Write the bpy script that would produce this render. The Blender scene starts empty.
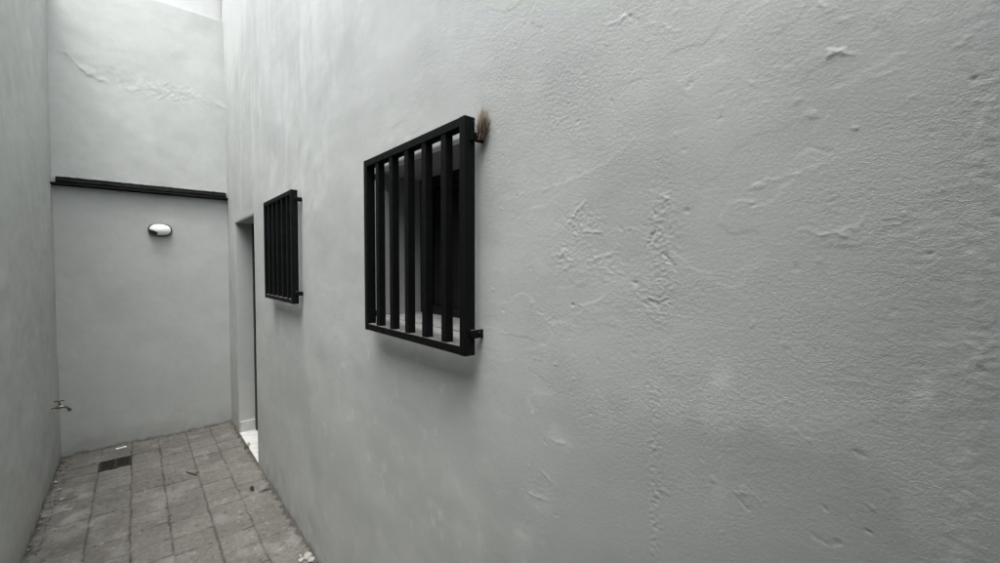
import bpy, bmesh, math, random
import numpy as np
from mathutils import Vector, Matrix

S = bpy.context.scene
COL = S.collection
R = math.radians

# ------------------------------------------------------------------ camera, sky, sun, exposure
cam_data = bpy.data.cameras.new('camera')
cam_data.lens = 15.01
cam_data.sensor_width = 36
cam_data.clip_start = 0.02
cam_data.clip_end = 500
cam = bpy.data.objects.new('camera', cam_data)
COL.objects.link(cam)
YAW, PIT, ROL = 0.7183, 0.0355, 0.0021
fw = Vector((math.sin(YAW)*math.cos(PIT), math.cos(YAW)*math.cos(PIT), -math.sin(PIT)))
rt = Vector((math.cos(YAW), -math.sin(YAW), 0))
up = rt.cross(fw)
rt2 = rt*math.cos(ROL) + up*math.sin(ROL)
up2 = -rt*math.sin(ROL) + up*math.cos(ROL)
m = Matrix((rt2, up2, -fw)).transposed().to_4x4()
m.translation = Vector((0, 0, 1.6))
cam.matrix_world = m
S.camera = cam

SUN_EL, SUN_AZ = R(75), R(-140)      # azimuth from +Y towards +X
w = bpy.data.worlds.new('World')
S.world = w
w.use_nodes = True
nt = w.node_tree
bg = nt.nodes['Background']
sky = nt.nodes.new('ShaderNodeTexSky')
sky.sky_type = 'NISHITA'
sky.sun_disc = False
sky.sun_elevation = SUN_EL
sky.sun_rotation = SUN_AZ
sky.air_density = 1.0
sky.dust_density = 6.0
sky.ozone_density = 1.0
hs = nt.nodes.new('ShaderNodeHueSaturation')       # overcast: the blue washed out of the sky
hs.inputs['Saturation'].default_value = 0.25
nt.links.new(sky.outputs[0], hs.inputs['Color'])
nt.links.new(hs.outputs[0], bg.inputs['Color'])
bg.inputs['Strength'].default_value = 0.15
sd = bpy.data.lights.new('sun', 'SUN')
sd.energy = 0.5
sd.angle = R(55)
sd.color = (1.0, 0.985, 0.96)
sun = bpy.data.objects.new('sun', sd)
COL.objects.link(sun)
d = Vector((math.sin(SUN_AZ)*math.cos(SUN_EL), math.cos(SUN_AZ)*math.cos(SUN_EL), math.sin(SUN_EL)))
sun.rotation_euler = d.to_track_quat('Z', 'Y').to_euler()
S.view_settings.view_transform = 'Standard'
S.view_settings.look = 'None'
S.view_settings.gamma = 1
S.view_settings.use_curve_mapping = False
S.view_settings.exposure = 1.93

# ------------------------------------------------------------------ measured place (metres)
XR, XL, YB = 0.708, -0.499, 4.98
TOP_R, TOP_L, TOP_B = 4.6, 3.85, 4.013
Y_END = -2.3
rng = np.random.default_rng(7)
random.seed(7)

# ------------------------------------------------------------------ numpy noise
_perm = rng.permutation(256)
_perm = np.concatenate([_perm, _perm, _perm])
_ga = rng.uniform(0, 2*np.pi, 256)
_gx, _gy = np.cos(_ga), np.sin(_ga)
def pn(x, y):
    xi = np.floor(x).astype(int); yi = np.floor(y).astype(int)
    xf = x-xi; yf = y-yi
    xi &= 255; yi &= 255
    u = xf*xf*xf*(xf*(xf*6-15)+10); v = yf*yf*yf*(yf*(yf*6-15)+10)
    def g(ix, iy, fx, fy):
        h = _perm[_perm[ix]+iy]
        return _gx[h]*fx+_gy[h]*fy
    a = g(xi, yi, xf, yf); b = g(xi+1, yi, xf-1, yf)
    c = g(xi, yi+1, xf, yf-1); e = g(xi+1, yi+1, xf-1, yf-1)
    return (a+(b-a)*u + ((c+(e-c)*u)-(a+(b-a)*u))*v)*1.5
def fbm(x, y, n=4, gain=.5):
    t = 0; a = 1
    for k in range(n):
        t = t + a*pn(x+17.3*k, y+9.1*k); x = x*2.03; y = y*2.03; a *= gain
    return t
def sstep(a, b, x):
    t = np.clip((x-a)/(b-a), 0, 1); return t*t*(3-2*t)

# ------------------------------------------------------------------ object helpers
def tag(o, label=None, cat=None, group=None, kind=None):
    if label: o['label'] = label
    if cat: o['category'] = cat
    if group: o['group'] = group
    if kind: o['kind'] = kind
    return o
def empty(name, loc, label, cat, group=None):
    o = bpy.data.objects.new(name, None)
    o.location = loc; o.empty_display_size = .1
    COL.objects.link(o)
    return tag(o, label, cat, group)
def link(name, me, mat, parent=None):
    """coordinates in me are world coordinates; children are shifted into the parent's frame"""
    for mm in (mat if isinstance(mat, (list, tuple)) else [mat]): me.materials.append(mm)
    o = bpy.data.objects.new(name, me)
    COL.objects.link(o)
    if parent:
        loc = Vector((0, 0, 0)); p = parent
        while p: loc += p.location; p = p.parent
        me.transform(Matrix.Translation(-loc))
        o.parent = parent
    return o
def obj(name, bm, mat, parent=None, smooth=None):
    bmesh.ops.recalc_face_normals(bm, faces=bm.faces)
    me = bpy.data.meshes.new(name)
    bm.to_mesh(me); bm.free()
    if smooth is not None:
        me.shade_smooth()
        me.set_sharp_from_angle(angle=R(smooth))
    return link(name, me, mat, parent)
def box(bm, x0, x1, y0, y1, z0, z1, bev=0, seg=2):
    g = bmesh.ops.create_cube(bm, size=1)
    vs = g['verts']
    for v in vs:
        v.co = Vector((x0+(x1-x0)*(v.co.x+.5), y0+(y1-y0)*(v.co.y+.5), z0+(z1-z0)*(v.co.z+.5)))
    if bev:
        es = list({e for v in vs for e in v.link_edges})
        bmesh.ops.bevel(bm, geom=es, offset=bev, segments=seg, affect='EDGES', profile=.6)
def cyl(bm, p, q, r0, r1=None, n=20):
    p = Vector(p); q = Vector(q); ax = (q-p)
    r1 = r0 if r1 is None else r1
    rot = ax.to_track_quat('Z', 'Y').to_matrix().to_4x4()
    bmesh.ops.create_cone(bm, cap_ends=True, segments=n, radius1=r0, radius2=r1, depth=ax.length,
                          matrix=Matrix.Translation((p+q)/2) @ rot)
def tube(bm, pts, rad, n=14):
    """swept circle through pts with a radius per point"""
    pts = [Vector(p) for p in pts]
    rings = []
    for i, p in enumerate(pts):
        t = (pts[min(i+1, len(pts)-1)]-pts[max(i-1, 0)]).normalized()
        a = t.orthogonal().normalized() if i == 0 else (a-t*a.dot(t)).normalized()
        b = t.cross(a)
        rings.append([bm.verts.new(p+(a*math.cos(2*math.pi*k/n)+b*math.sin(2*math.pi*k/n))*rad[i]) for k in range(n)])
    for i in range(len(rings)-1):
        for k in range(n):
            bm.faces.new((rings[i][k], rings[i][(k+1) % n], rings[i+1][(k+1) % n], rings[i+1][k]))
    bm.faces.new(rings[0][::-1]); bm.faces.new(rings[-1])
def grid_mesh(name, A, B, P, attrs=None, holes=(), extra=None):
    """A, B: 1-D coordinates; P: (nA,nB,3) points; holes: index boxes; extra: reveal quads"""
    nA, nB = len(A), len(B)
    idx = np.arange(nA*nB).reshape(nA, nB)
    keep = np.ones((nA-1, nB-1), bool)
    for a0, a1, b0, b1 in holes: keep[a0:a1, b0:b1] = False
    q = np.stack([idx[:-1, :-1], idx[1:, :-1], idx[1:, 1:], idx[:-1, 1:]], -1)[keep]
    V = P.reshape(-1, 3)
    if extra is not None:
        q = np.concatenate([q, extra[1]+len(V)]); V = np.concatenate([V, extra[0]])
    me = bpy.data.meshes.new(name)
    me.vertices.add(len(V)); me.vertices.foreach_set('co', V.astype(np.float32).ravel())
    me.loops.add(q.size); me.loops.foreach_set('vertex_index', q.astype(np.int32).ravel())
    me.polygons.add(len(q)); me.polygons.foreach_set('loop_start', np.arange(0, q.size, 4, dtype=np.int32))
    for k, v in (attrs or {}).items():
        at = me.attributes.new(k, 'FLOAT', 'POINT')
        v = v.ravel()
        if len(v) < len(V): v = np.concatenate([v, np.zeros(len(V)-len(v))])
        at.data.foreach_set('value', v.astype(np.float32))
    me.update(calc_edges=True); me.validate()
    me.shade_smooth()
    return me
def lines(*spans):
    """spans: (start, end, step) joined into one increasing coordinate array"""
    out = []
    for a, b, s in spans:
        n = max(1, int(round((b-a)/s)))
        out.append(np.linspace(a, b, n+1)[:-1])
    out.append(np.array([spans[-1][1]]))
    return np.concatenate(out)
def snap(A, vals):
    A = A.copy()
    for v in vals: A[np.argmin(abs(A-v))] = v
    return A

# ------------------------------------------------------------------ materials
def new_mat(name, col=(.5, .5, .5), rough=.6, metal=0, spec=.5):
    mt = bpy.data.materials.new(name); mt.use_nodes = True
    b = mt.node_tree.nodes['Principled BSDF']
    b.inputs['Base Color'].default_value = (*col, 1)
    b.inputs['Roughness'].default_value = rough
    b.inputs['Metallic'].default_value = metal
    b.inputs['Specular IOR Level'].default_value = spec
    return mt, mt.node_tree, b
def nz(nt, vec, scale, detail=3, rough=.55, stretch=None):
    if stretch:
        mp = nt.nodes.new('ShaderNodeMapping'); mp.inputs['Scale'].default_value = stretch
        nt.links.new(vec, mp.inputs['Vector']); vec = mp.outputs[0]
    n = nt.nodes.new('ShaderNodeTexNoise')
    n.inputs['Scale'].default_value = scale; n.inputs['Detail'].default_value = detail; n.inputs['Roughness'].default_value = rough
    nt.links.new(vec, n.inputs['Vector'])
    return n.outputs['Fac']
def ramp(nt, fac, stops):
    r = nt.nodes.new('ShaderNodeValToRGB')
    e = r.color_ramp.elements
    while len(e) < len(stops): e.new(.5)
    for k, (p, c) in enumerate(stops):
        e[k].position = p; e[k].color = (*c, 1) if len(c) == 3 else c
    nt.links.new(fac, r.inputs[0]); return r.outputs[0]
def mix(nt, a, b, fac, mode='MIX'):
    n = nt.nodes.new('ShaderNodeMix'); n.data_type = 'RGBA'; n.blend_type = mode
    for s, v in ((n.inputs[6], a), (n.inputs[7], b), (n.inputs[0], fac)):
        if hasattr(v, 'links') or hasattr(v, 'is_linked'): nt.links.new(v, s)
        elif isinstance(v, (int, float)): s.default_value = v
        else: s.default_value = (*v, 1)
    return n.outputs[2]
def mth(nt, op, a, b=0.0, c=None, clamp=False):
    n = nt.nodes.new('ShaderNodeMath'); n.operation = op; n.use_clamp = clamp
    for s, v in zip(n.inputs, (a, b, c)):
        if v is None: continue
        if isinstance(v, (int, float)): s.default_value = v
        else: nt.links.new(v, s)
    return n.outputs[0]
def attr(nt, name):
    n = nt.nodes.new('ShaderNodeAttribute'); n.attribute_name = name; return n.outputs['Fac']
def bump(nt, h, dist, strength=1, prev=None):
    b = nt.nodes.new('ShaderNodeBump'); b.inputs['Distance'].default_value = dist
    b.inputs['Strength'].default_value = 1
    if isinstance(strength, (int, float)): b.inputs['Strength'].default_value = strength
    else: nt.links.new(strength, b.inputs['Strength'])
    nt.links.new(h, b.inputs['Height'])
    if prev is not None: nt.links.new(prev, b.inputs['Normal'])
    return b.outputs[0]
def objco(nt): return nt.nodes.new('ShaderNodeTexCoord').outputs['Object']

def plaster_mat(name, base, grain=True):
    mt, nt, b = new_mat(name, base, .62, 0, .35)
    co = objco(nt)
    lo = tuple(c*.96 for c in base); hi = tuple(min(c*1.03, .9) for c in base)
    c = ramp(nt, nz(nt, co, 2.3, 5, .6), [(.3, lo), (.7, hi)])
    c = mix(nt, c, ramp(nt, nz(nt, co, 14, 4, .6, (1, .4, 1)), [(.35, (.93, .935, .93)), (.65, (1.04, 1.035, 1.04))]), .5, 'MULTIPLY')
    c = mix(nt, c, ramp(nt, nz(nt, co, 300, 3, .7), [(.3, (.90, .90, .90)), (.7, (1.08, 1.08, 1.08))]), .75, 'MULTIPLY')
    if grain:
        g_ = mth(nt, 'MULTIPLY', attr(nt, 'grain'), 1.0, clamp=True)
        pits = ramp(nt, nz(nt, co, 170, 3, .65, (1, 1, 1.7)), [(.62, (0,)*3), (.72, (.6,)*3)])       # pinholes and sand grains in the render
        c = mix(nt, c, tuple(x*.66 for x in base), mth(nt, 'MULTIPLY', pits, g_))
        flecks = ramp(nt, nz(nt, co, 150, 3, .65, (1.1, 1.1, 2.0)), [(.64, (0,)*3), (.74, (.55,)*3)])
        c = mix(nt, c, tuple(min(x*1.3, .9) for x in base), mth(nt, 'MULTIPLY', flecks, g_))
        c = mix(nt, c, tuple(min(x*1.28, .9) for x in base), attr(nt, 'pale'))          # chalky streaks, filler smears, paler far top corner
        c = mix(nt, c, tuple(x*.80 for x in base), attr(nt, 'repaint'))                 # newer, slightly darker coat
        c = mix(nt, c, (.16, .155, .14), attr(nt, 'dirt'))
    nt.links.new(c, b.inputs['Base Color'])
    nt.links.new(ramp(nt, nz(nt, co, 9, 3), [(.3, (.52,)*3), (.7, (.72,)*3)]), b.inputs['Roughness'])
    st = attr(nt, 'grain') if grain else .35
    n1 = bump(nt, nz(nt, co, 190, 4, .7, (1, 1, 1.5)), .0011, st)
    n2 = bump(nt, nz(nt, co, 420, 3, .7, (1, 1, 1.3)), .0010, st, n1)
    nt.links.new(n2, b.inputs['Normal'])
    return mt
PAINT = (.412, .430, .417)
M_wall = plaster_mat('grey_wall_paint', PAINT)
M_pale = plaster_mat('pale_upper_plaster', (.46, .47, .47), False)

def paint_metal(name, col, rough=.45, spec=.2, top_tint=0):
    mt, nt, b = new_mat(name, col, rough, 0, spec)
    co = objco(nt)
    c = ramp(nt, nz(nt, co, 60, 4), [(.3, tuple(x*.7 for x in col)), (.72, tuple(x*1.35 for x in col))])
    if top_tint:
        ge = nt.nodes.new('ShaderNodeNewGeometry'); sx = nt.nodes.new('ShaderNodeSeparateXYZ')
        nt.links.new(ge.outputs['Normal'], sx.inputs[0])
        up_ = mth(nt, 'MULTIPLY', mth(nt, 'SUBTRACT', sx.outputs['Z'], .75, clamp=True), 4.0*top_tint, clamp=True)
        c = mix(nt, c, (.16, .155, .145), mth(nt, 'MULTIPLY', up_, ramp(nt, nz(nt, co, 90, 4), [(.3, (.35,)*3), (.65, (1,)*3)])))  # paler grey mixed onto upward-facing faces
        c = mix(nt, c, (.14, .14, .135), ramp(nt, nz(nt, co, 130, 2), [(.76, (0,)*3), (.80, (.8,)*3)]))       # paint spatter
        c = mix(nt, c, (.045, .022, .012), ramp(nt, nz(nt, co, 24, 5, .7), [(.66, (0,)*3), (.76, (.45,)*3)]))   # rust bloom
    nt.links.new(c, b.inputs['Base Color'])
    nt.links.new(ramp(nt, nz(nt, co, 40, 3), [(.3, (rough*.8,)*3), (.7, (rough*1.25,)*3)]), b.inputs['Roughness'])
    nt.links.new(bump(nt, nz(nt, co, 160, 3), .0008, .5), b.inputs['Normal'])
    return mt
M_iron = paint_metal('black_grille_paint', (.0032, .0037, .0039), .55, .09, .8)
M_flash = paint_metal('black_bitumen_metal', (.0035, .0038, .004), .6, .06)
M_alu = paint_metal('black_window_frame', (.009, .009, .010), .5)
M_drain = paint_metal('rusty_iron', (.026, .022, .018), .75)
M_hole = new_mat('drain_pit', (.004, .004, .004), .9)[0]
M_pane = new_mat('dark_glass', (.004, .0045, .005), .12, 0, .3)[0]
M_doorm = paint_metal('dark_door_paint', (.03, .03, .03), .5)
M_panel = paint_metal('grey_door_panel', (.28, .285, .28), .5)
M_rim = paint_metal('lamp_rim_metal', (.07, .072, .072), .35, .5)
def chrome_mat():
    mt, nt, b = new_mat('brass_worn', (.30, .26, .19), .28, 1)
    co = objco(nt)
    nt.links.new(ramp(nt, nz(nt, co, 80, 4), [(.35, (.10, .085, .06)), (.7, (.36, .32, .25))]), b.inputs['Base Color'])
    nt.links.new(ramp(nt, nz(nt, co, 120, 3), [(.3, (.18,)*3), (.7, (.5,)*3)]), b.inputs['Roughness'])
    return mt
M_brass = chrome_mat()
M_lens, _nt, _b = new_mat('opal_glass', (.86, .87, .86), .08, 0, .6)
_b.inputs['Coat Weight'].default_value = .6; _b.inputs['Coat Roughness'].default_value = .03
def marble_mat():
    mt, nt, b = new_mat('white_marble', (.74, .74, .72), .35)
    co = objco(nt)
    c = ramp(nt, nz(nt, co, 12, 5, .65), [(.32, (.42, .42, .40)), (.6, (.58, .58, .565))])
    c = mix(nt, c, ramp(nt, nz(nt, co, 3, 6, .7), [(.46, (1, 1, 1)), (.5, (.78, .78, .77)), (.54, (1, 1, 1))]), .6, 'MULTIPLY')
    nt.links.new(c, b.inputs['Base Color'])
    return mt
M_marble = marble_mat()
def stone_mat(name, a, c_, sc=60):
    mt, nt, b = new_mat(name, a, .85, 0, .25)
    co = objco(nt)
    nt.links.new(ramp(nt, nz(nt, co, sc, 4), [(.3, a), (.7, c_)]), b.inputs['Base Color'])
    nt.links.new(bump(nt, nz(nt, co, sc*3, 3), .002, .6), b.inputs['Normal'])
    return mt
M_sill = stone_mat('dusty_sill_stone', (.19, .19, .185), (.32, .32, .31))
M_rubble = stone_mat('mortar_crumbs', (.13, .125, .115), (.30, .295, .28), 90)
M_white = stone_mat('white_plaster_bit', (.66, .66, .64), (.80, .80, .78), 70)
M_chip = stone_mat('pale_mortar_bit', (.20, .195, .18), (.34, .335, .32), 90)
M_skirt = stone_mat('grey_skirting', (.42, .42, .41), (.52, .52, .51), 20)
M_leaf = stone_mat('dead_leaf', (.035, .028, .018), (.075, .06, .035), 80)
M_weed = stone_mat('dry_weed', (.16, .15, .09), (.30, .28, .19), 80)
M_straw1 = stone_mat('dry_fibre_dark', (.018, .012, .009), (.04, .027, .018), 200)
M_straw2 = stone_mat('dry_fibre_brown', (.085, .058, .04), (.16, .115, .08), 200)
M_straw3 = stone_mat('dry_fibre_pale', (.22, .17, .12), (.34, .28, .21), 200)
def paving_mat():
    mt, nt, b = new_mat('grey_pavers', (.2, .2, .19), .85, 0, .3)
    co = objco(nt)
    c = ramp(nt, nz(nt, co, 5, 5, .65), [(.25, (.094, .0905, .083)), (.75, (.138, .1335, .124))])
    c = mix(nt, c, ramp(nt, nz(nt, co, 45, 5, .7), [(.3, (.66, .66, .65)), (.7, (1.28, 1.27, 1.25))]), .8, 'MULTIPLY')
    c = mix(nt, c, ramp(nt, nz(nt, co, 260, 2), [(.3, (.8, .8, .8)), (.7, (1.16, 1.16, 1.16))]), .7, 'MULTIPLY')
    t = attr(nt, 'tone')
    c = mix(nt, c, mix(nt, (.92, .91, .90), (1.18, 1.18, 1.17), t), 1.0, 'MULTIPLY')
    c = mix(nt, c, (.034, .032, .028), attr(nt, 'dirt'))
    c = mix(nt, c, (.36, .355, .34), attr(nt, 'pale'))
    nt.links.new(c, b.inputs['Base Color'])
    n1 = bump(nt, nz(nt, co, 70, 5, .7), .004, .6)
    n2 = bump(nt, nz(nt, co, 300, 3), .0015, .6, n1)
    nt.links.new(n2, b.inputs['Normal'])
    return mt
M_pave = paving_mat()
M_ground = stone_mat('ground_earth', (.12, .11, .10), (.2, .19, .17), 3)

# ------------------------------------------------------------------ the ground and the paving
me = bpy.data.meshes.new('ground')
me.from_pydata([(-60, -60, -.08), (60, -60, -.08), (60, 60, -.08), (-60, 60, -.08)], [], [(0, 1, 2, 3)])
tag(link('ground', me, M_ground), kind='structure')

DRAIN = (-.255, -.057, 4.445, 4.655)
DOOR = (3.76, 4.58, 2.003)
TX = [-.447, -.252, -.057, .127, .330, .517]               # joints running along the alley
TY = [y for y in (list(np.arange(.1, 2.4, .197))+[2.485, 2.69, 2.88, 3.06, 3.27, 3.47, 3.67, 3.86, 4.05, 4.25, 4.45, 4.65, 4.84])]
def paving():
    X = snap(lines((XL-.02, XR+.02, .006)), [])
    Y = lines((Y_END-.1, 1.9, .04), (1.9, 3.4, .006), (3.4, YB+.02, .009))
    gx, gy = np.meshgrid(X, Y, indexing='ij')
    wx = gx+.004*fbm(gx*9, gy*9, 3); wy = gy+.004*fbm(gx*9+40, gy*9, 3)
    ti = np.searchsorted(TX, wx); 
    # each column of pavers is shifted a little against its neighbour
    sh = np.array([.02, .0, .0, .01, -.01, .012, .022])[ti]
    tj = np.searchsorted(TY, wy-sh)
    dx = np.min([abs(wx-t) for t in TX], 0)
    dy = np.min([abs(wy-sh-t) for t in TY], 0)
    n1 = fbm(gx*7+3, gy*7, 4)
    fill = sstep(-.15, .35, fbm(gx*5+9, gy*5+4, 3))         # joints clogged with dirt in places
    jx = (1-sstep(.0025, .0075, dx))*(1-.4*fill)
    jy = (1-sstep(.0025, .0070, dy))*(1-.8*sstep(.0, .4, fbm(gx*4+21, gy*6+2, 3)))
    j = np.maximum(jx, jy)
    strip = 1-sstep(-.455, -.425, gx+.02*fbm(gx*14, gy*14, 3))
    j = j*(1-strip)
    tile_h = rng.uniform(-.0018, .0018, (8, 60)); tile_t = rng.uniform(0, 1, (8, 60))
    tx_ = rng.uniform(-.01, .01, (8, 60)); ty_ = rng.uniform(-.01, .01, (8, 60))
    z = tile_h[ti, tj]+tx_[ti, tj]*(gx-.1)*.6+.0012*fbm(gx*22, gy*22, 4)+.003*fbm(gx*2.2, gy*2.2, 2)
    z -= .005*j
    z -= strip*(.006+.006*fbm(gx*30, gy*30, 4))
    edge = np.minimum(np.minimum(gx-XL, XR-gx), YB-gy)      # rough mortar running up to the walls
    z += .009*(1-sstep(0, .03, edge+.012*fbm(gx*25, gy*25, 3)))*(.6+.6*fbm(gx*40, gy*40, 2))
    hole = sstep(.004, .0, np.maximum(np.maximum(DRAIN[0]-gx, gx-DRAIN[1]), np.maximum(DRAIN[2]-gy, gy-DRAIN[3])))
    inside = (gx > DRAIN[0]+.004) & (gx < DRAIN[1]-.004) & (gy > DRAIN[2]+.004) & (gy < DRAIN[3]-.004)
    z = np.where(inside, -.05, z)
    dirt = np.clip(j*.75 + .75*(1-sstep(.0, .028, edge+.02*fbm(gx*18, gy*18, 3))) + .35*strip*sstep(-.3, .4, fbm(gx*20, gy*20, 3))
                   + .2*sstep(.25, .8, fbm(gx*3.1+7, gy*3.1, 4)) + .5*sstep(.55, .8, fbm(gx*26, gy*26, 3)), 0, 1)
    pale = np.clip(.16*sstep(.2, .9, fbm(gx*6+30, gy*4+12, 5, .6))+.3*sstep(.7, .9, fbm(gx*30+5, gy*30, 3))
                   + .4*np.exp(-((gx+.36)/.08)**2-((gy-3.9)/.35)**2)*sstep(-.1, .4, n1), 0, .7)
    P = np.stack([gx, gy, z], -1)
    return link('paving', grid_mesh('paving', X, Y, P, {'tone': np.clip(tile_t[ti, tj]+.3*n1, 0, 1)*.8+.1, 'dirt': dirt, 'pale': pale}), M_pave)
tag(paving(), kind='structure')

# ------------------------------------------------------------------ plaster walls
SEGS=[([(0.142, 1.893), (0.125, 1.88), (0.11, 1.872)],0.0048,0.003),([(0.132, 1.929), (0.121, 1.927), (0.112, 1.914)],0.0032,0.0016),([(0.173, 1.808), (0.161, 1.814), (0.147, 1.809)],0.0032,0.0014),([(0.163, 1.768), (0.146, 1.759), (0.128, 1.755)],0.0032,-0.0016),([(0.238, 1.719), (0.18, 1.731), (0.124, 1.743)],0.0032,0.001),([(0.172, 1.656), (0.146, 1.646), (0.122, 1.645), (0.104, 1.655), (0.092, 1.671)],0.0032,0.0015),([(0.179, 1.692), (0.133, 1.688), (0.102, 1.691)],0.0032,-0.0008),([(0.229, 1.717), (0.224, 1.687)],0.0048,0.0015),([(0.459, 2.093), (0.437, 2.064), (0.416, 2.043)],0.0048,-0.0025),([(0.49, 2.076), (0.459, 2.074), (0.433, 2.074)],0.0048,0.0022),([(0.4, 1.64), (0.391, 1.653), (0.383, 1.663)],0.004,-0.004),([(0.369, 1.629), (0.36, 1.609), (0.345, 1.595)],0.004,-0.0035),([(0.432, 1.579), (0.419, 1.564)],0.004,-0.0025),([(0.415, 1.531), (0.383, 1.535), (0.357, 1.547)],0.004,-0.0025),([(0.243, 1.242), (0.224, 1.252), (0.208, 1.241)],0.0032,0.0016),([(0.243, 1.239), (0.228, 1.225), (0.211, 1.223)],0.0032,-0.0018),([(0.142, 1.223), (0.122, 1.22)],0.003,-0.0016),([(0.811, 1.771), (0.61, 1.78), (0.493, 1.803), (0.417, 1.844)],0.0055,0.0007),([(0.623, 1.582), (0.566, 1.61)],0.0032,0.0015),([(0.632, 1.624), (0.58, 1.636)],0.0032,0.0017),([(0.608, 1.611), (0.559, 1.619)],0.0032,0.0014),([(0.54, 1.61), (0.503, 1.618), (0.468, 1.633)],0.0032,0.0018),([(0.502, 1.594), (0.445, 1.585)],0.0032,0.0012),([(0.586, 1.691), (0.56, 1.725), (0.544, 1.733)],0.0048,0.0022),([(0.575, 1.666), (0.528, 1.676), (0.489, 1.668)],0.004,0.0018),([(0.566, 1.523), (0.501, 1.5)],0.0024,0.0008),([(0.396, 1.74), (0.361, 1.718), (0.354, 1.696)],0.0032,0.0013),([(0.0, 1.806), (-0.003, 1.719)],0.0064,0.0016),([(0.022, 1.852), (0.009, 1.855)],0.0032,0.0015),([(0.134, 1.942), (0.153, 1.959)],0.0032,0.0015),([(0.266, 1.295), (0.259, 1.257)],0.0048,0.0008),([(0.079, 1.521), (0.056, 1.505)],0.0048,0.0009),([(0.665, 1.121), (0.604, 1.103)],0.0064,0.0012),([(0.705, 1.052), (0.639, 1.06)],0.0064,0.0013),([(0.628, 1.205), (0.57, 1.21)],0.0064,0.001),([(0.761, 0.922), (0.697, 0.936)],0.0064,0.001),([(0.411, 2.049), (0.328, 1.989)],0.0032,0.0008),([(0.285, 1.945), (0.273, 1.918), (0.281, 1.899)],0.0032,0.001),([(0.612, 2.051), (0.571, 2.005)],0.0032,0.0008),([(0.063, 1.797), (0.047, 1.808)],0.0032,0.0012),([(0.096, 1.838), (0.069, 1.841)],0.0032,0.0007)]
DOTS=[(0.479,1.922,0.0032,-0.003),(0.385,1.765,0.0032,-0.003),(0.387,1.696,0.0032,-0.003),(0.11,1.785,0.0032,0.003),(0.571,1.518,0.0032,-0.003),(0.129,1.269,0.004,-0.003),(0.081,1.292,0.004,0.0025),(0.085,1.255,0.004,-0.003),(0.524,1.297,0.0032,-0.0025),(0.184,1.485,0.0032,0.002),(0.215,1.288,0.0032,0.0015),(0.008,1.811,0.0048,-0.0035),(0.031,1.69,0.0048,0.002),(0.06,1.666,0.0048,0.002),(0.005,1.513,0.004,0.0014),(0.166,1.364,0.0048,0.002),(0.277,1.838,0.0032,-0.0015),(0.32,1.544,0.0032,0.0015),(0.5,1.411,0.0032,-0.002),(0.09,1.584,0.0032,0.002),(0.04,1.561,0.0032,0.0016)]
CLUS=[(0.554,1.695,0.055,0.038,0.0022),(0.597,1.624,0.038,0.027,0.002),(0.498,1.61,0.055,0.028,0.0017),(0.375,1.657,0.033,0.107,0.0018),(0.383,1.54,0.051,0.040,0.0018),(0.071,1.649,0.011,0.017,0.002),(0.38,1.358,0.015,0.026,0.0022),(0.381,1.284,0.012,0.052,0.0022),(0.377,1.182,0.013,0.059,0.0024),(0.376,1.108,0.012,0.026,0.002),(-0.008,1.509,0.010,0.056,0.0024),(-0.001,1.752,0.010,0.066,0.0018),(0.041,1.453,0.016,0.049,0.001),(0.584,1.967,0.112,0.127,0.0011),(0.133,1.684,0.041,0.038,0.001),(0.228,1.232,0.019,0.018,0.0008),(0.812,2.124,0.091,0.150,0.0008),(0.622,1.48,0.083,0.036,0.001),(0.037,1.621,0.031,0.071,0.0009),(0.196,1.899,0.099,0.086,0.0006),(0.649,1.08,0.066,0.043,0.0009)]
SMEAR=[(0.269,1.416,0.018,0.042),(0.267,1.237,0.009,0.043),(0.037,1.46,0.011,0.036),(0.053,1.419,0.013,0.027),(0.605,1.21,0.040,0.023),(0.665,1.049,0.050,0.033),(2.527,1.974,0.480,0.225),(0.732,0.929,0.048,0.031)]

def seg_dist(y, z, pts):
    best = np.full(y.shape, 9.); along = np.zeros(y.shape); n = len(pts)-1
    for k in range(n):
        a = np.array(pts[k]); b = np.array(pts[k+1]); ab = b-a
        t = np.clip(((y-a[0])*ab[0]+(z-a[1])*ab[1])/(ab@ab), 0, 1)
        dd = np.hypot(y-a[0]-t*ab[0], z-a[1]-t*ab[1])
        u = dd < best; best = np.where(u, dd, best); along = np.where(u, (k+t)/n, along)
    return best, along

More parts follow.
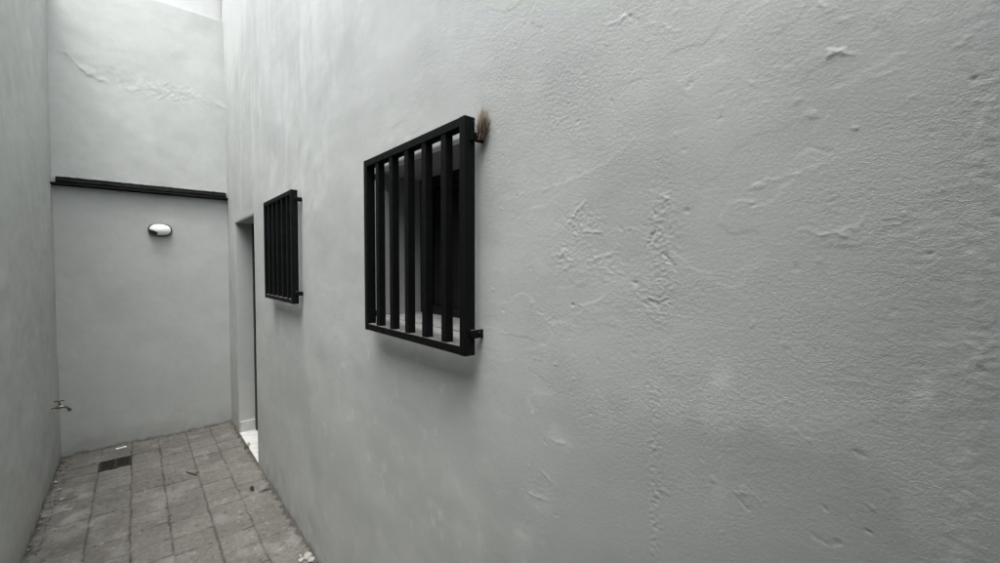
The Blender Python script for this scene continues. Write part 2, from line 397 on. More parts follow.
def house_plaster(Y, Z):
    """height of the trowelled plaster towards the alley, plus paint masks"""
    y, z = np.meshgrid(Y, Z, indexing='ij')
    near = 1-sstep(.75, 1.35, y+.25*fbm(y*2, z*2, 2))
    h = .0045*fbm(y*1.1+3, z*1.1, 3)+.0003*fbm(y*5, z*5, 3)
    # trowel passes: patches that end in thin ragged lips
    for k, (sc, am) in enumerate(((2.6, .0004), (4.5, .0002), (7.5, .00012))):
        t = fbm(y*sc+11*k, z*sc*1.4+5*k, 4, .55)
        h += (am*sstep(.0, .07, t-.12)+am*.6*sstep(0, .05, -t-.28))*np.clip(.3+1.1*fbm(y*2.2+5*k, z*2.2+60, 2), .08, 1)
    # grain of the render, stronger near the camera end of the wall and in patches
    patch = np.clip(.35+.9*fbm(y*2.7+50, z*2.7, 4), 0, 1)
    rough = np.clip(near*(.35+.75*patch)+(1-near)*.22*patch, 0, 1.1)
    low = sstep(.0, .05, z-1.36-.12*fbm(y*3, z*3, 3)+.10*np.sin(y*3))
    rough *= (.55+.45*low)
    smooth_zone = np.exp(-((y-.85)/.26)**2-((z-1.45)/.33)**2)
    rough *= 1-.75*smooth_zone
    g = fbm(y*115, z*175, 2, .6)
    g2 = fbm(y*58+8, z*95, 2, .6)
    h += rough*(.00020*g+.00009*g2)
    # local clusters of scars, lumps, pits
    wy = y+.0055*fbm(y*60, z*60, 4, .6); wz = z+.0055*fbm(y*60+30, z*60+9, 4, .6)
    cl = 0
    for cy, cz, ry, rz, am in CLUS:
        q = ((wy-cy)/ry)**2+((wz-cz)/rz)**2
        mk = np.exp(-q*1.1)
        cl = cl+mk*am
    cn = fbm(y*130+4, z*150, 2, .6); cn2 = abs(fbm(y*60+70, z*80, 3))
    h += .38*cl*(.8*cn+.75*np.clip(.35-cn2, -.2, .35))
    scr = 0
    for pts, wd, am in SEGS:
        dd, al = seg_dist(wy, wz, pts)
        tp = np.sin(np.pi*np.clip(al, .02, .98))**.5*(.55+.6*sstep(-.3, .3, fbm(y*60+am*9e3, z*60, 2)))
        h += (.5 if am > 0 else .4)*am*np.exp(-(dd/(wd*.6))**2)*tp
        if am > 0:      # a plaster lip throws a flat patch behind it
            h += am*.08*np.exp(-(dd/(wd*4))**2)*tp
        scr = scr+np.exp(-(dd/(wd*1.3))**2)*tp*(1 if am > 0 else -.5)
    for cy, cz, r, am in DOTS:
        h += am*np.exp(-((wy-cy)**2+(wz-cz)**2)/(r*r*.3))*.6
    # random pits and pimples over the whole face
    s = fbm(y*38+3, z*38+90, 2); h += .0004*near*sstep(.8, 1.0, s)-.0006*near*sstep(.85, 1.05, -s)
    # step and rough band next to the photographer
    h += .0014*sstep(.014, -.004, y+.006*fbm(y*30, z*12, 3))
    h += .0004*np.exp(-((y-.0)/.02)**2)*fbm(y*80, z*80, 3)
    # far end: drips of thin paint running down from the wall top
    far = sstep(1.2, 2.6, y+.4*(z-2.2))
    st = fbm(y*5.5+.25*fbm(y*8, z*4, 2), z*.8+4, 3, .55); st2 = fbm(y*13, z*2.2, 3, .6)
    hi = sstep(1.7, 2.7, z+.35*fbm(y*3, z*2, 2))
    h += far*hi*(.0016*st+.0004*st2)
    pale = far*hi*(.38*sstep(.05, .55, st)+.22*sstep(.1, .5, st2))
    pale += .2*sstep(.3, .75, fbm(y*3.2+14, z*2.4, 4))*sstep(.5, 1.2, y)
    pale += .9*sstep(3.0, 3.9, z+.35*fbm(y*5, z*.8, 3))*sstep(3.2, 4.6, y)  # broad area growing paler towards the top of the far corner
    for cy, cz, ry, rz in SMEAR:
        pale = pale+.6*np.exp(-(((wy-cy+.25*(wz-cz))/ry)**2+((wz-cz)/rz)**2))*(.6+.8*fbm(y*18, z*18, 3))
    pale += .22*np.clip(scr, -.6, 1)+.16*sstep(.15, .6, fbm(y*5+3, z*9+20, 4, .6))*sstep(.35, .7, y)+.12*sstep(.3, .8, fbm(y*1.7+60, z*2.6, 5, .6))
    pale += .5*sstep(.42, .72, fbm(y*15+4, z*11+33, 4, .6))*sstep(.1, .5, fbm(y*3+77, z*3, 2)+.15)*sstep(1.5, 1.25, z)
    pale += .16*sstep(-.02, .05, z-1.48-.12*np.sin(y*7)-.1*fbm(y*4, z*4, 3))*sstep(.62, .4, y)*sstep(.2, .6, fbm(y*2.3+90, z*2.3, 4)+.3)
    pale -= .15*sstep(.3, .8, fbm(y*6+31, z*3, 3))
    # lower part coated again with a slightly darker paint, edge as in the photograph
    ed = np.interp(Y, [-.3, .041, .056, .105, .184, .283, .409, .564, .7, .9], [1.27, 1.27, 1.335, 1.368, 1.345, 1.322, 1.313, 1.376, 1.5, 1.2])[:, None]
    rp = sstep(.035, -.035, z-ed+.05*fbm(y*7, z*7, 4, .6))*(1-sstep(.4, .85, y))*(.5+.25*fbm(y*4, z*4, 3))
    rp += .4*sstep(.25, .7, fbm(y*1.9+8, z*1.9+3, 4))*(1-sstep(2.5, 3.5, z))
    dirt = .8*sstep(.04, .0, z+.025*fbm(y*12, z*12, 3))+.3*sstep(.30, .0, z+.12*fbm(y*5, z*3, 4))*(.6+.8*fbm(y*22, z*9, 3))
    pit = np.clip((-cl*cn*300), 0, .12)
    return h, dict(grain=np.clip(.16+.84*rough+cl*120, 0, 1.1), pale=np.clip(pale, 0, .75), repaint=np.clip(rp, 0, .8), dirt=np.clip(dirt, 0, .8))

WIN = [(.93, 1.53, 1.404, 1.957), (2.585, 3.135, 1.43, 1.985)]      # y0 y1 z0 z1 of the openings
REV = .2
house_wall = empty('house_wall', (XR, 2.5, 0), 'long grey painted house wall with rough plaster, two barred windows and a recessed doorway', 'wall')
def house_face():
    Y = lines((Y_END-.3, -.16, .03), (-.16, .86, .0022), (.86, 1.6, .006), (1.6, 2.6, .012), (2.6, YB+.05, .016))
    Z = lines((-.1, .7, .014), (.7, .98, .007), (.98, 2.32, .0022), (2.32, 3.1, .008), (3.1, TOP_R, .02))
    Y = snap(Y, [v for q in WIN for v in q[:2]]+list(DOOR[:2]))
    Z = snap(Z, [v for q in WIN for v in q[2:]]+[DOOR[2], 0.0])
    h, at = house_plaster(Y, Z)
    y, z = np.meshgrid(Y, Z, indexing='ij')
    openings = list(WIN)+[(DOOR[0], DOOR[1], -.2, DOOR[2])]
    for a, b, c, e in openings:       # plaster rounds over and calms down at every arris
        dd = np.maximum(np.maximum(a-y, y-b), np.maximum(c-z, z-e))
        dd = np.clip(dd, 0, None)
        h = h*sstep(0, .02, dd)-.004*np.exp(-(dd/.008)**2)
    P = np.stack([XR-h, y, z], -1)
    holes = []; ev = []; ef = []
    ix = lambda A, v: int(np.argmin(abs(A-v)))
    for a, b, c, e in openings:
        a0, a1 = ix(Y, a), ix(Y, b); c0, c1 = (0 if c < -.05 else ix(Z, c)), ix(Z, e)
        holes.append((a0, a1, c0, c1))
        rev = REV if c > 0 else .32
        for ring in (P[a0, c0:c1+1], P[a1, c0:c1+1], P[a0:a1+1, c0], P[a0:a1+1, c1]):
            k0 = sum(len(v) for v in ev); n = len(ring)
            rows = []
            for t in (0, .012, .05, 1):
                rr = ring.copy(); rr[:, 0] = ring[:, 0]*(1-t)+(XR+rev)*t if t else ring[:, 0]
                rows.append(rr)
            ev.append(np.concatenate(rows))
            for r_ in range(3):
                for k in range(n-1):
                    ef.append((k0+r_*n+k, k0+r_*n+k+1, k0+(r_+1)*n+k+1, k0+(r_+1)*n+k))
    me = grid_mesh('wall_face', Y, Z, P, at, holes, (np.concatenate(ev), np.array(ef)))
    return link('wall_face', me, M_wall, house_wall)
house_face()
bm = bmesh.new()
box(bm, XR-.03, XR+.45, Y_END-.3, YB+.3, TOP_R, TOP_R+.06, .006)
obj('coping', bm, M_marble, house_wall)
bm = bmesh.new()
box(bm, XR+.34, XR+.4, Y_END-.3, YB+.3, -.1, TOP_R)
obj('inner_leaf', bm, M_panel, house_wall)

for (a, b, c, e) in WIN:
    xw = XR+REV-.012
    bm = bmesh.new()
    t = .038
    box(bm, xw, xw+.05, a-.01, a+t, c-.01, e+.01, .002)
    box(bm, xw, xw+.05, b-t, b+.01, c-.01, e+.01, .002)
    box(bm, xw+.001, xw+.049, a+t, b-t, c-.01, c+t, .002)
    box(bm, xw+.001, xw+.049, a+t, b-t, e-t, e+.01, .002)
    wn = obj('window', bm, M_alu, house_wall)
    bm = bmesh.new()
    box(bm, xw+.022, xw+.03, a+t-.005, b-t+.005, c+t-.005, e-t+.005)
    obj('pane', bm, M_pane, wn)
    bm = bmesh.new()
    ym = (a+b)/2
    box(bm, xw-.006, xw+.018, ym-.022, ym+.022, c+t-.008, e-t+.008, .002)
    obj('mullion', bm, M_alu, wn)
    bm = bmesh.new()
    box(bm, XR+.012, xw+.004, a+.002, b-.002, c-.03, c+.006, .004)
    obj('sill', bm, M_sill, wn)
# doorway: marble step, skirting, dark door leaf set back
bm = bmesh.new()
box(bm, XR+.004, XR+.34, DOOR[0]+.002, DOOR[1]-.002, -.06, .018, .003)
obj('threshold', bm, M_marble, house_wall)
bm = bmesh.new()
box(bm, XR+.012, XR+.30, DOOR[1]-.014, DOOR[1]+.01, .018, .118, .003)
obj('skirting', bm, M_skirt, house_wall)
XD = XR+.135
dbm = bmesh.new()
for (y0, y1, z0, z1) in ((DOOR[0]-.01, DOOR[0]+.06, .02, DOOR[2]+.01), (DOOR[1]-.06, DOOR[1]-.014, .02, DOOR[2]+.01),
                         (DOOR[0]+.06, DOOR[1]-.06, DOOR[2]-.06, DOOR[2]+.01)):
    box(dbm, XD, XD+.06, y0, y1, z0, z1, .003)
door = obj('door', dbm, M_doorm, house_wall)
bm = bmesh.new(); box(bm, XD+.015, XD+.045, DOOR[0]+.058, DOOR[1]-.058, .62, DOOR[2]-.058, .003)
obj('glass_pane', bm, M_pane, door)
bm = bmesh.new(); box(bm, XD+.012, XD+.048, DOOR[0]+.058, DOOR[1]-.058, .03, .618, .003)
obj('lower_panel', bm, M_panel, door)
bm = bmesh.new()
cyl(bm, (XD+.02, DOOR[0]+.12, 1.02), (XD-.04, DOOR[0]+.12, 1.02), .009)
cyl(bm, (XD-.035, DOOR[0]+.112, 1.02), (XD-.035, DOOR[0]+.23, 1.02), .009)
obj('handle', bm, M_rim, door, 40)

# left boundary wall
def plain_masks(a, b, seed):
    y, z = a, b
    pale = .28*sstep(.15, .7, fbm(y*3+seed, z*.9, 3, .5))*sstep(1.6, 2.8, z)+.18*sstep(.3, .8, fbm(y*3+seed, z*3, 4))
    rep = .25*sstep(.1, .7, fbm(y*1.6+seed, z*1.3+seed, 4))
    dirt = .8*sstep(.03, .0, z+.02*fbm(y*12+seed, z*12, 3))+.3*sstep(.25, .0, z+.08*fbm(y*6+seed, z*6, 3))
    return pale, rep, dirt
LOW_L, STEP_Y = 2.95, 3.3       # unseen step down towards the viewer, added to let in more light
def left_face():
    Y = lines((Y_END-.3, 2.4, .04), (2.4, YB+.05, .012))
    Z = lines((-.1, LOW_L, .0165), (LOW_L, TOP_L, .0165))
    Y = snap(Y, [STEP_Y])
    y, z = np.meshgrid(Y, Z, indexing='ij')
    h = .005*fbm(y*1.3+70, z*1.3, 3)+.0014*fbm(y*6+70, z*5, 4)
    t = fbm(y*3.5+33, z*4.5, 4); h += .001*sstep(0, .05, t-.1)
    pale, rep, dirt = plain_masks(y, z, 40)
    P = np.stack([XL+h, y, z], -1)[:, ::-1]
    r = lambda q: q[:, ::-1]
    me = grid_mesh('left_wall', Y, Z[::-1], P, dict(grain=np.full(y.shape, .3), pale=r(np.clip(pale, 0, .6)), repaint=r(rep), dirt=r(np.clip(dirt, 0, .8))),
                   [(0, int(np.argmin(abs(Y-STEP_Y))), 0, int(np.sum(Z > LOW_L+1e-6)))])
    bw = link('boundary_wall', me, M_wall)
    tag(bw, 'bare grey painted side wall opposite the barred windows, with the brass tap', 'wall')
    for ya, yb, zt in ((Y_END-.3, STEP_Y, LOW_L), (STEP_Y-.03, YB+.3, TOP_L)):
        bm = bmesh.new(); box(bm, XL-.2, XL+.025, ya, yb, zt, zt+.05, .006)
        obj('coping', bm, M_marble, bw)
    bm = bmesh.new(); box(bm, XL-.18, XL-.03, Y_END-.3, STEP_Y, -.1, LOW_L, 0)
    obj('masonry_core', bm, M_pale, bw)
    bm = bmesh.new(); box(bm, XL-.18, XL-.012, STEP_Y, YB+.3, -.1, TOP_L, 0)
    obj('masonry_core', bm, M_pale, bw)
left_face()

# back wall, with the seam where a thicker coat of plaster ends
def back_face():
    X = lines((XL-.03, XR+.03, .007)); Z = lines((-.1, TOP_B, .009))
    x, z = np.meshgrid(X, Z, indexing='ij')
    h = .004*fbm(x*1.5+20, z*1.3, 3)+.0012*fbm(x*6+20, z*5, 4)
    ledge = np.interp(X, [-.52, -.374, -.312, -.218, -.098, -.055, .045, .074, .135, .292, .39, .675, .75],
                      [3.37, 3.329, 3.243, 3.18, 3.215, 3.142, 3.169, 3.255, 3.22, 3.19, 3.235, 3.19, 3.17])[:, None]
    s = z-ledge+.03*fbm(x*14, z*14, 4)
    br = np.where(x > .06, .35, .75)*np.clip(.55+1.3*fbm(x*7, z*7, 3), .05, 1.2)*sstep(-.46, -.38, x)
    lip = sstep(-.012, .006, s)
    h += .0055*br*lip*np.exp(-np.clip(s, 0, 9)/.12)+.0008*br*np.exp(-(s/.012)**2)
    h += .0022*np.exp(-((z-3.2)/.1)**2)*fbm(x*40, z*40, 3)*np.exp(-((x-.3)/.3)**2)
    pale, rep, dirt = plain_masks(x, z, 90)
    pale = pale*.6+.35*np.exp(-((s-.03)/.03)**2)*(.4+fbm(x*15, z*15, 2))
    pale += .55*np.exp(-((z-2.345)/.012)**2)*sstep(-.4, .3, fbm(x*20, z*30, 3))     # mortar bead over the flashing
    pale += .35*np.exp(-((x-.22)/.06)**2-((z-2.02)/.03)**2)
    P = np.stack([x, YB-h, z], -1)
    me = grid_mesh('back_wall', X, Z, P, dict(grain=.24+.2*np.clip(fbm(x*3, z*3, 3), 0, 1), pale=np.clip(pale, 0, .7), repaint=rep, dirt=np.clip(dirt, 0, .8)))
    bw = link('end_wall', me, M_wall)
    tag(bw, 'narrow grey end wall crossed by a black flashing strip, with the oval lamp', 'wall')
    bm = bmesh.new(); box(bm, XL-.02, XR+.02, YB+.01, YB+.3, TOP_B-.05, TOP_B, 0)
    obj('ledge', bm, M_pale, bw)
    bm = bmesh.new(); box(bm, XL-.3, XR+.3, YB+.07, YB+.3, TOP_B, TOP_B+.7, .01)
    obj('upper_wall', bm, M_pale, bw)
back_face()
# unseen closing wall added behind the photographer to shape the light falloff
bm = bmesh.new()
box(bm, XL-.3, XR+.3, Y_END-.2, Y_END, -.08, 3.2, .01)
rear = obj('added_rear_wall', bm, M_panel)
tag(rear, 'unseen grey wall added behind the viewer to hold back light', 'wall')

bm = bmesh.new()
box(bm, XL-.2, XR-.01, Y_END, -.23, 2.62, 2.77, .01)  # unseen slab added to darken the near end of the house wall
tag(obj('shade_slab', bm, M_pale), 'unseen concrete slab added behind the viewer to shade the near wall', 'shade_slab')

# ------------------------------------------------------------------ black flashing strip on the end wall
fl = empty('flashing_strip', (0.1, YB, 2.26), 'weathered black metal flashing strip running across the end wall above the lamp', 'flashing')
def flash_profile(x0, x1, prof, n, amp, name):
    bm = bmesh.new(); rows = []
    for i in range(n+1):
        x = x0+(x1-x0)*i/n
        rows.append([bm.verts.new((x, YB-py+amp*random.uniform(-1, 1), pz+amp*random.uniform(-1, 1))) for py, pz in prof])
    k = len(prof)
    for i in range(n):
        for j in range(k):
            bm.faces.new((rows[i][j], rows[i+1][j], rows[i+1][(j+1) % k], rows[i][(j+1) % k]))
    bm.faces.new(rows[0]); bm.faces.new(rows[-1][::-1])
    return obj(name, bm, M_flash, fl, 35)
flash_profile(XL+.025, XR-.012, [(-.02, 2.335), (.020, 2.332), (.030, 2.324), (.031, 2.313), (.043, 2.309), (.050, 2.300), (.052, 2.288), (.046, 2.279), (-.02, 2.279)], 46, .0016, 'cover_strip')
flash_profile(XL-.004, XR+.004, [(-.02, 2.277), (.066, 2.277), (.070, 2.272), (.070, 2.262), (.064, 2.258), (-.02, 2.258)], 46, .0008, 'drip_edge')

# ------------------------------------------------------------------ oval bulkhead lamp
lx, lz = .179, 1.932
lamp = empty('wall_lamp', (lx, YB, lz), 'small oval bulkhead lamp with white glass on the end wall', 'lamp')
def oval(bm, a, b, y_prof, rings, n=40, cx=lx, cz=lz):
    """stack of ellipses (scale, y) closed at the front"""
    rr = []
    for s, yy in rings:
        rr.append([bm.verts.new((cx+a*s*math.copysign(abs(math.cos(t))**.85, math.cos(t)), yy, cz+b*s*math.copysign(abs(math.sin(t))**.85, math.sin(t))))
                   for t in (2*math.pi*k/n for k in range(n))])
    for i in range(len(rr)-1):
        for k in range(n):
            bm.faces.new((rr[i][k], rr[i][(k+1) % n], rr[i+1][(k+1) % n], rr[i+1][k]))
    bm.faces.new(rr[0]); bm.faces.new(rr[-1])
bm = bmesh.new()
oval(bm, .088, .060, None, [(1, YB+.01), (1, YB-.022), (.97, YB-.032), (.90, YB-.035), (.88, YB-.028)])
obj('base', bm, M_rim, lamp, 40)
bm = bmesh.new()
oval(bm, .078, .051, None, [(1, YB-.024)]+[(math.cos(t), YB-.028-.042*math.sin(t)) for t in np.linspace(0.12, 1.45, 10)])
obj('glass_cover', bm, M_lens, lamp, 60)
# dark metal hood over the lower left of the glass
bm = bmesh.new(); rows = []
for i in range(13):
    x = -.083+.062*i/12
    row = []
    for j in range(11):
        q = -.94+(.86-.45*(i/12)**2)*j/10
        zz = .0525*q*math.sqrt(max(.02, 1-(x/.086)**2))
        rr = min(1, (x/.0815)**2+(zz/.0545)**2)
        row.append(bm.verts.new((lx+x, YB-.031-.043*math.sqrt(1-rr*.98), lz+zz)))
    rows.append(row)
for i in range(12):
    for j in range(10): bm.faces.new((rows[i][j], rows[i+1][j], rows[i+1][j+1], rows[i][j+1]))
bmesh.ops.solidify(bm, geom=bm.faces[:], thickness=.0015)
obj('hood', bm, M_rim, lamp, 50)
for sx, sy in ((-.079, .040), (.081, .038)):
    bm = bmesh.new()
    cyl(bm, (lx+sx, YB-.03, lz), (lx+sx, YB-sy, lz), .0045, n=10)
    obj('screw', bm, M_rim, lamp, 40)

# ------------------------------------------------------------------ brass tap on the boundary wall
ty, tz = 4.50, .540
TS = .8
tap = empty('garden_tap', (XL, ty, tz), 'old brass garden tap with T handle low on the side wall', 'tap')
bm = bmesh.new()
cyl(bm, (XL-.004, ty, tz), (XL+.008, ty, tz), .024, .020)
obj('flange', bm, M_brass, tap, 40)
bm = bmesh.new()
tube(bm, [(XL+.004, ty, tz), (XL+.03, ty, tz), (XL+.045, ty, tz), (XL+.062, ty, tz), (XL+.078, ty, tz), (XL+.095, ty, tz-.003), (XL+.112, ty, tz-.014), (XL+.121, ty, tz-.032)],
     [.010, .010, .014, .0165, .014, .0105, .0105, .0115])
obj('body', bm, M_brass, tap, 50)
bm = bmesh.new()
cyl(bm, (XL+.123, ty, tz-.030), (XL+.127, ty, tz-.052), .0145, .013)
obj('spout', bm, M_brass, tap, 40)
bm = bmesh.new()
cyl(bm, (XL+.060, ty, tz+.012), (XL+.060, ty, tz+.030), .011, .009, n=6)
cyl(bm, (XL+.060, ty, tz+.030), (XL+.060, ty, tz+.055), .0055)
st = obj('stem', bm, M_brass, tap, 40)
bm = bmesh.new()
hd = [(XL+.060+.034*math.cos(.15)*t, ty-.034*math.sin(.15)*t, tz+.058) for t in np.linspace(-1, 1, 7)]
tube(bm, hd, [.0062, .0060, .0048, .0066, .0048, .0060, .0062], 10)
obj('handle', bm, M_brass, st, 40)

tap.scale = (TS, TS, TS)
# ------------------------------------------------------------------ window grilles
def make_grille(y0, y1, z0, z1, label):
    X0, X1 = .651, .685; t = .025
    g = empty('window_grille', ((X0+X1)/2, (y0+y1)/2, z0), label, 'window grille', 'black window grilles on the house wall')
    bm = bmesh.new()
    box(bm, X0, X1, y0, y0+t, z0, z1, .0022)
    box(bm, X0, X1, y1-t, y1, z0, z1, .0022)
    box(bm, X0+.0006, X1-.0006, y0+t-.003, y1-t+.003, z1-t, z1-.0006, .002)
    box(bm, X0+.0006, X1-.0006, y0+t-.003, y1-t+.003, z0+.0006, z0+t, .002)
    obj('frame', bm, M_iron, g)
    pitch = (y1-y0)/6
    first = None
    for k in range(1, 6):
        yc = y0+pitch*k
        if first is None:
            bm = bmesh.new()
            box(bm, X0+.003, X0+.028, yc-.0125, yc+.0125, z0+t-.004, z1-t+.004, .002)
            first = obj('bar', bm, M_iron, g); yf = yc
        else:
            b2 = first.copy(); COL.objects.link(b2); b2.parent = g; b2.location.y = first.location.y+yc-yf
    for yy, sg in ((y0, -1), (y1, 1)):
        for zz in (z0+.058, z1-.052):
            bm = bmesh.new()
            box(bm, X0+.016, XR+.012, min(yy, yy+sg*.007), max(yy, yy+sg*.007), zz-.012, zz+.012, .0025)
            lug = obj('lug', bm, M_iron, g)
            bm = bmesh.new()
            cyl(bm, ((X1+XR)/2, yy+sg*.0065, zz), ((X1+XR)/2, yy+sg*.0105, zz), .0062, n=6)
            obj('bolt', bm, M_iron, lug)
    return g
make_grille(.885, 1.523, 1.361, 1.994, 'larger looking near black window grille with a dry brown tuft stuck at its top corner')
make_grille(2.489, 3.145, 1.390, 2.023, 'far black window grille between the doorway and the near grille')

# ------------------------------------------------------------------ dry tuft stuck behind the near grille
def tuft():
    bm = bmesh.new()
    base = Vector((.692, .874, 1.945))
    for k in range(620):
        u = random.random()
        mat = 0 if u < .35 else (1 if u < .78 else 2)
        p = base+Vector((random.gauss(0, .004), random.gauss(-.002, .006), random.uniform(-.014, .008)))
        tip = Vector(((.697)+random.gauss(0, .003), .871+random.gauss(0, .0035), 2.024+random.gauss(0, .008)))
        fr = random.choice((random.uniform(.25, .7), random.uniform(.25, .7), random.uniform(.5, 1.0)))
        belly = Vector((random.gauss(.002, .004), random.gauss(-.004, .005), 0))
        wob = Vector((random.gauss(0, .002), random.gauss(0, .003), 0)); ph = random.uniform(0, 6)
        stray = Vector((random.gauss(0, .006), random.gauss(-.002, .008), random.gauss(0, .004)))*(2.2 if random.random() < .07 else .6)
        side = Vector((random.uniform(-1, 1), random.uniform(-1, 1), .1)).normalized()
        w0 = random.uniform(.0004, .0008)
        vs = []
        for i, s in enumerate(np.linspace(0, 1, 6)):
            t = s*fr
            q = p.lerp(tip, t)+belly*math.sin(math.pi*t)*1.6+wob*math.sin(5*s+ph)*s+stray*s*s
            wd = w0*(1-.75*i/5)
            vs.append((bm.verts.new(q-side*wd), bm.verts.new(q+side*wd)))
        for i in range(5):
            f = bm.faces.new((vs[i][0], vs[i][1], vs[i+1][1], vs[i+1][0]))
            f.material_index = mat if i < 3 else min(2, mat+1)
    me = bpy.data.meshes.new('dry_tuft'); bm.to_mesh(me); bm.free()
    o = link('dry_tuft', me, [M_straw1, M_straw2, M_straw3])
    tag(o, 'tuft of dry brown plant fibre stuck behind the top corner of the near grille', 'tuft')
tuft()

# ------------------------------------------------------------------ floor drain
x0, x1, y0, y1 = DRAIN
dr = empty('floor_drain', ((x0+x1)/2, (y0+y1)/2, 0), 'square rusty black drain grate set in the paving before the end wall', 'drain')
bm = bmesh.new()
t = .016
box(bm, x0+.003, x0+t, y0+.003, y1-.003, -.02, .004, .0015); box(bm, x1-t, x1-.003, y0+.003, y1-.003, -.02, .004, .0015)
box(bm, x0+t, x1-t, y0+.003, y0+t, -.02, .0035, .0015); box(bm, x0+t, x1-t, y1-t, y1-.003, -.02, .0035, .0015)
obj('rim', bm, M_drain, dr)
bm = bmesh.new()
n = 8
for k in range(n):
    yc = y0+t+(y1-y0-2*t)*(k+.5)/n
    box(bm, x0+t-.002, x1-t+.002, yc-.0045, yc+.0045, -.016, .001, .001)
box(bm, (x0+x1)/2-.007, (x0+x1)/2+.007, y0+t-.002, y1-t+.002, -.018, .0022, .001)
obj('grating', bm, M_drain, dr)

# ------------------------------------------------------------------ litter on the paving
def lump(bm, c, r, sq=(1, 1, .6), seed=0, sub=2):
    g = bmesh.ops.create_icosphere(bm, subdivisions=sub, radius=1)
    rr = random.Random(seed)
    ax = [Vector((rr.gauss(0, 1), rr.gauss(0, 1), rr.gauss(0, 1))).normalized() for _ in range(7)]
    am = [rr.uniform(.55, .95) for _ in ax]
    for v in g['verts']:
        p = v.co.copy()
        for a, m_ in zip(ax, am):           # broken faces
            dd = p.dot(a)
            if dd > m_: p -= a*(dd-m_)
        v.co = Vector(c)+Vector((p.x*r*sq[0], p.y*r*sq[1], p.z*r*sq[2]))
bm = bmesh.new()
box(bm, -.162, -.094, 4.868, 4.890, .010, .017, .002)
for v in bm.verts: v.co.z += .004*math.sin(v.co.x*90)
bmesh.ops.rotate(bm, verts=bm.verts, cent=(-.128, 4.879, 0), matrix=Matrix.Rotation(.12, 3, 'Z'))
tag(obj('paper_scrap', bm, M_white), 'small white scrap lying between the drain and the end wall', 'scrap')
bm = bmesh.new()
for k, (dx, dy, r) in enumerate(((0, 0, .026), (-.035, -.006, .016), (.006, -.045, .02), (-.03, .03, .009), (-.055, -.03, .007))):
    lump(bm, (.676+dx, 2.37+dy, .012), r, (1, 1.1, .7), 40+k)
tag(obj('plaster_chunk', bm, M_chip), 'broken pale plaster lump on the paving against the house wall at the bottom edge', 'rubble')
chips = [(-.482, 4.43, .016), (-.412, 4.07, .017), (-.44, 4.27, .012), (-.47, 3.86, .013), (-.40, 3.62, .010)]
cl_lab = ['pale plaster chip nearest the tap beside the side wall', 'pale plaster chip on the first paver row by the side wall, brightest of them',
          'pale plaster chip between the other chips along the side wall', 'pale plaster chip right against the side wall, halfway down the strip', 'smallest pale plaster chip, nearest the viewer along the side wall']
for k, (x, y, r) in enumerate(chips):
    bm = bmesh.new(); lump(bm, (x, y, .006), r, (1.2, .8, .45), 60+k)
    tag(obj('plaster_chip', bm, M_chip), cl_lab[k], 'chip', 'pale plaster chips by the side wall')
bm = bmesh.new()
for k in range(120):
    y = random.uniform(2.6, 4.95); x = XL+.006+abs(random.gauss(0, .035))
    if x > -.42: continue
    lump(bm, (x, y, .001), random.uniform(.002, .0085), (1, 1, .7), k, 1)
for k in range(90):
    x = random.uniform(XL, XR); lump(bm, (x, YB-.004-abs(random.gauss(0, .018)), .003), random.uniform(.002, .006), (1, 1, .7), 400+k, 1)
for k in range(60):
    y = random.uniform(2.1, 3.7); lump(bm, (XR-.004-abs(random.gauss(0, .022)), y, .003), random.uniform(.0015, .006), (1, 1, .7), 600+k, 1)
for k in range(120):
    lump(bm, (random.uniform(XL, XR), random.uniform(2.2, 4.9), .001), random.uniform(.001, .003), (1, 1, .6), 800+k, 1)
tag(obj('mortar_crumbs', bm, M_rubble), 'loose grey mortar crumbs scattered along the foot of the walls', 'crumbs', kind='stuff')
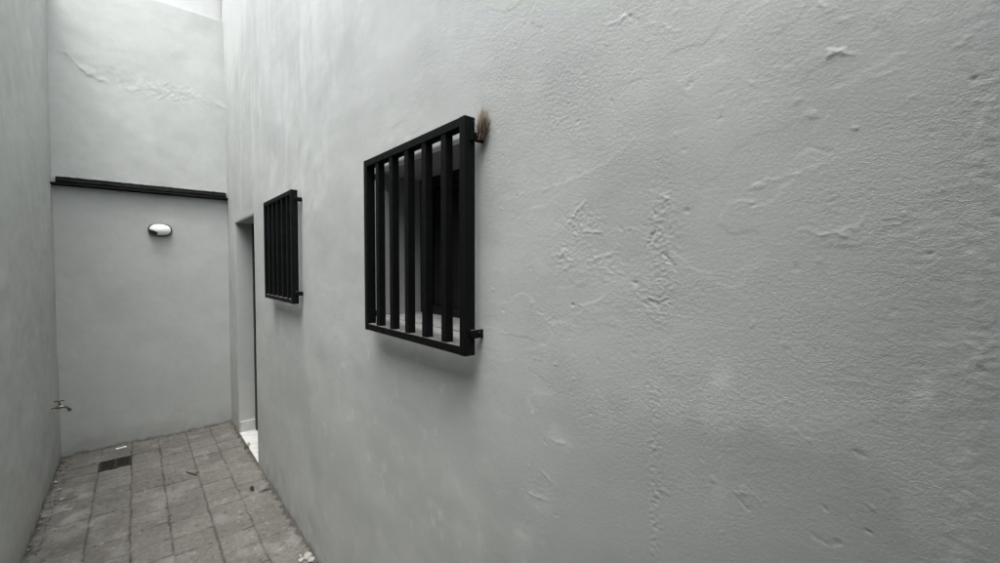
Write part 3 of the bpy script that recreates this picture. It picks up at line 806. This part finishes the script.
def leaf(c, L, W, rot, label, curl=.3):
    bm = bmesh.new(); n = 7; rows = []
    for i in range(n):
        s = i/(n-1); hw = W*math.sin(math.pi*min(.98, max(.03, s)))**.8
        x = (s-.5)*L; zz = .004+curl*L*(s-.5)**2
        rows.append([bm.verts.new((x, -hw, zz+hw*.5)), bm.verts.new((x, 0, zz)), bm.verts.new((x, hw, zz+hw*.5))])
    for i in range(n-1):
        for j in range(2): bm.faces.new((rows[i][j], rows[i+1][j], rows[i+1][j+1], rows[i][j+1]))
    ext = bmesh.ops.solidify(bm, geom=bm.faces[:], thickness=.0008)
    bmesh.ops.transform(bm, matrix=Matrix.Translation(c) @ Matrix.Rotation(rot, 4, 'Z'), verts=bm.verts)
    tag(obj('dry_leaf', bm, M_leaf, None, 60), label, 'leaf', 'dead leaves on the paving')
leaf((.594, 3.37, .004), .075, .013, 1.45, 'dark curled dead leaf lying on the paving near the house wall')
leaf((.655, 3.29, .004), .08, .008, .1, 'thin dark dead leaf lying in a paver joint against the house wall')
bm = bmesh.new()
tube(bm, [(.262, 3.98, .008), (.285, 3.93, .010), (.300, 3.90, .008), (.318, 3.86, .009)], [.004, .005, .005, .003], 8)
tube(bm, [(.300, 3.90, .008), (.325, 3.905, .014), (.338, 3.90, .012)], [.004, .003, .002], 8)
tag(obj('twig', bm, M_leaf, None, 50), 'short dark forked twig lying in a paver joint in the middle of the floor', 'twig')
def weed():
    bm = bmesh.new()
    for k in range(46):
        p = Vector((.700+random.gauss(0, .010), 4.18+random.gauss(0, .018), .0))
        a = random.uniform(0, 6.28); sp = random.uniform(.2, .9); L = random.uniform(.025, .06)
        dv = Vector((math.cos(a)*sp-.2, math.sin(a)*sp, 1)).normalized(); sd_ = dv.orthogonal().normalized()
        q = [p, p+dv*L*.5, p+dv*L+Vector((0, 0, -.012*sp))]; wd = [.0022, .0034, .0004]
        vs = [(bm.verts.new(q[i]-sd_*wd[i]), bm.verts.new(q[i]+sd_*wd[i])) for i in range(3)]
        for i in range(2): bm.faces.new((vs[i][0], vs[i][1], vs[i+1][1], vs[i+1][0]))
    me = bpy.data.meshes.new('weed'); bm.to_mesh(me); bm.free()
    tag(link('weed', me, M_weed), 'small dry weed growing at the edge of the white door step', 'plant')
weed()
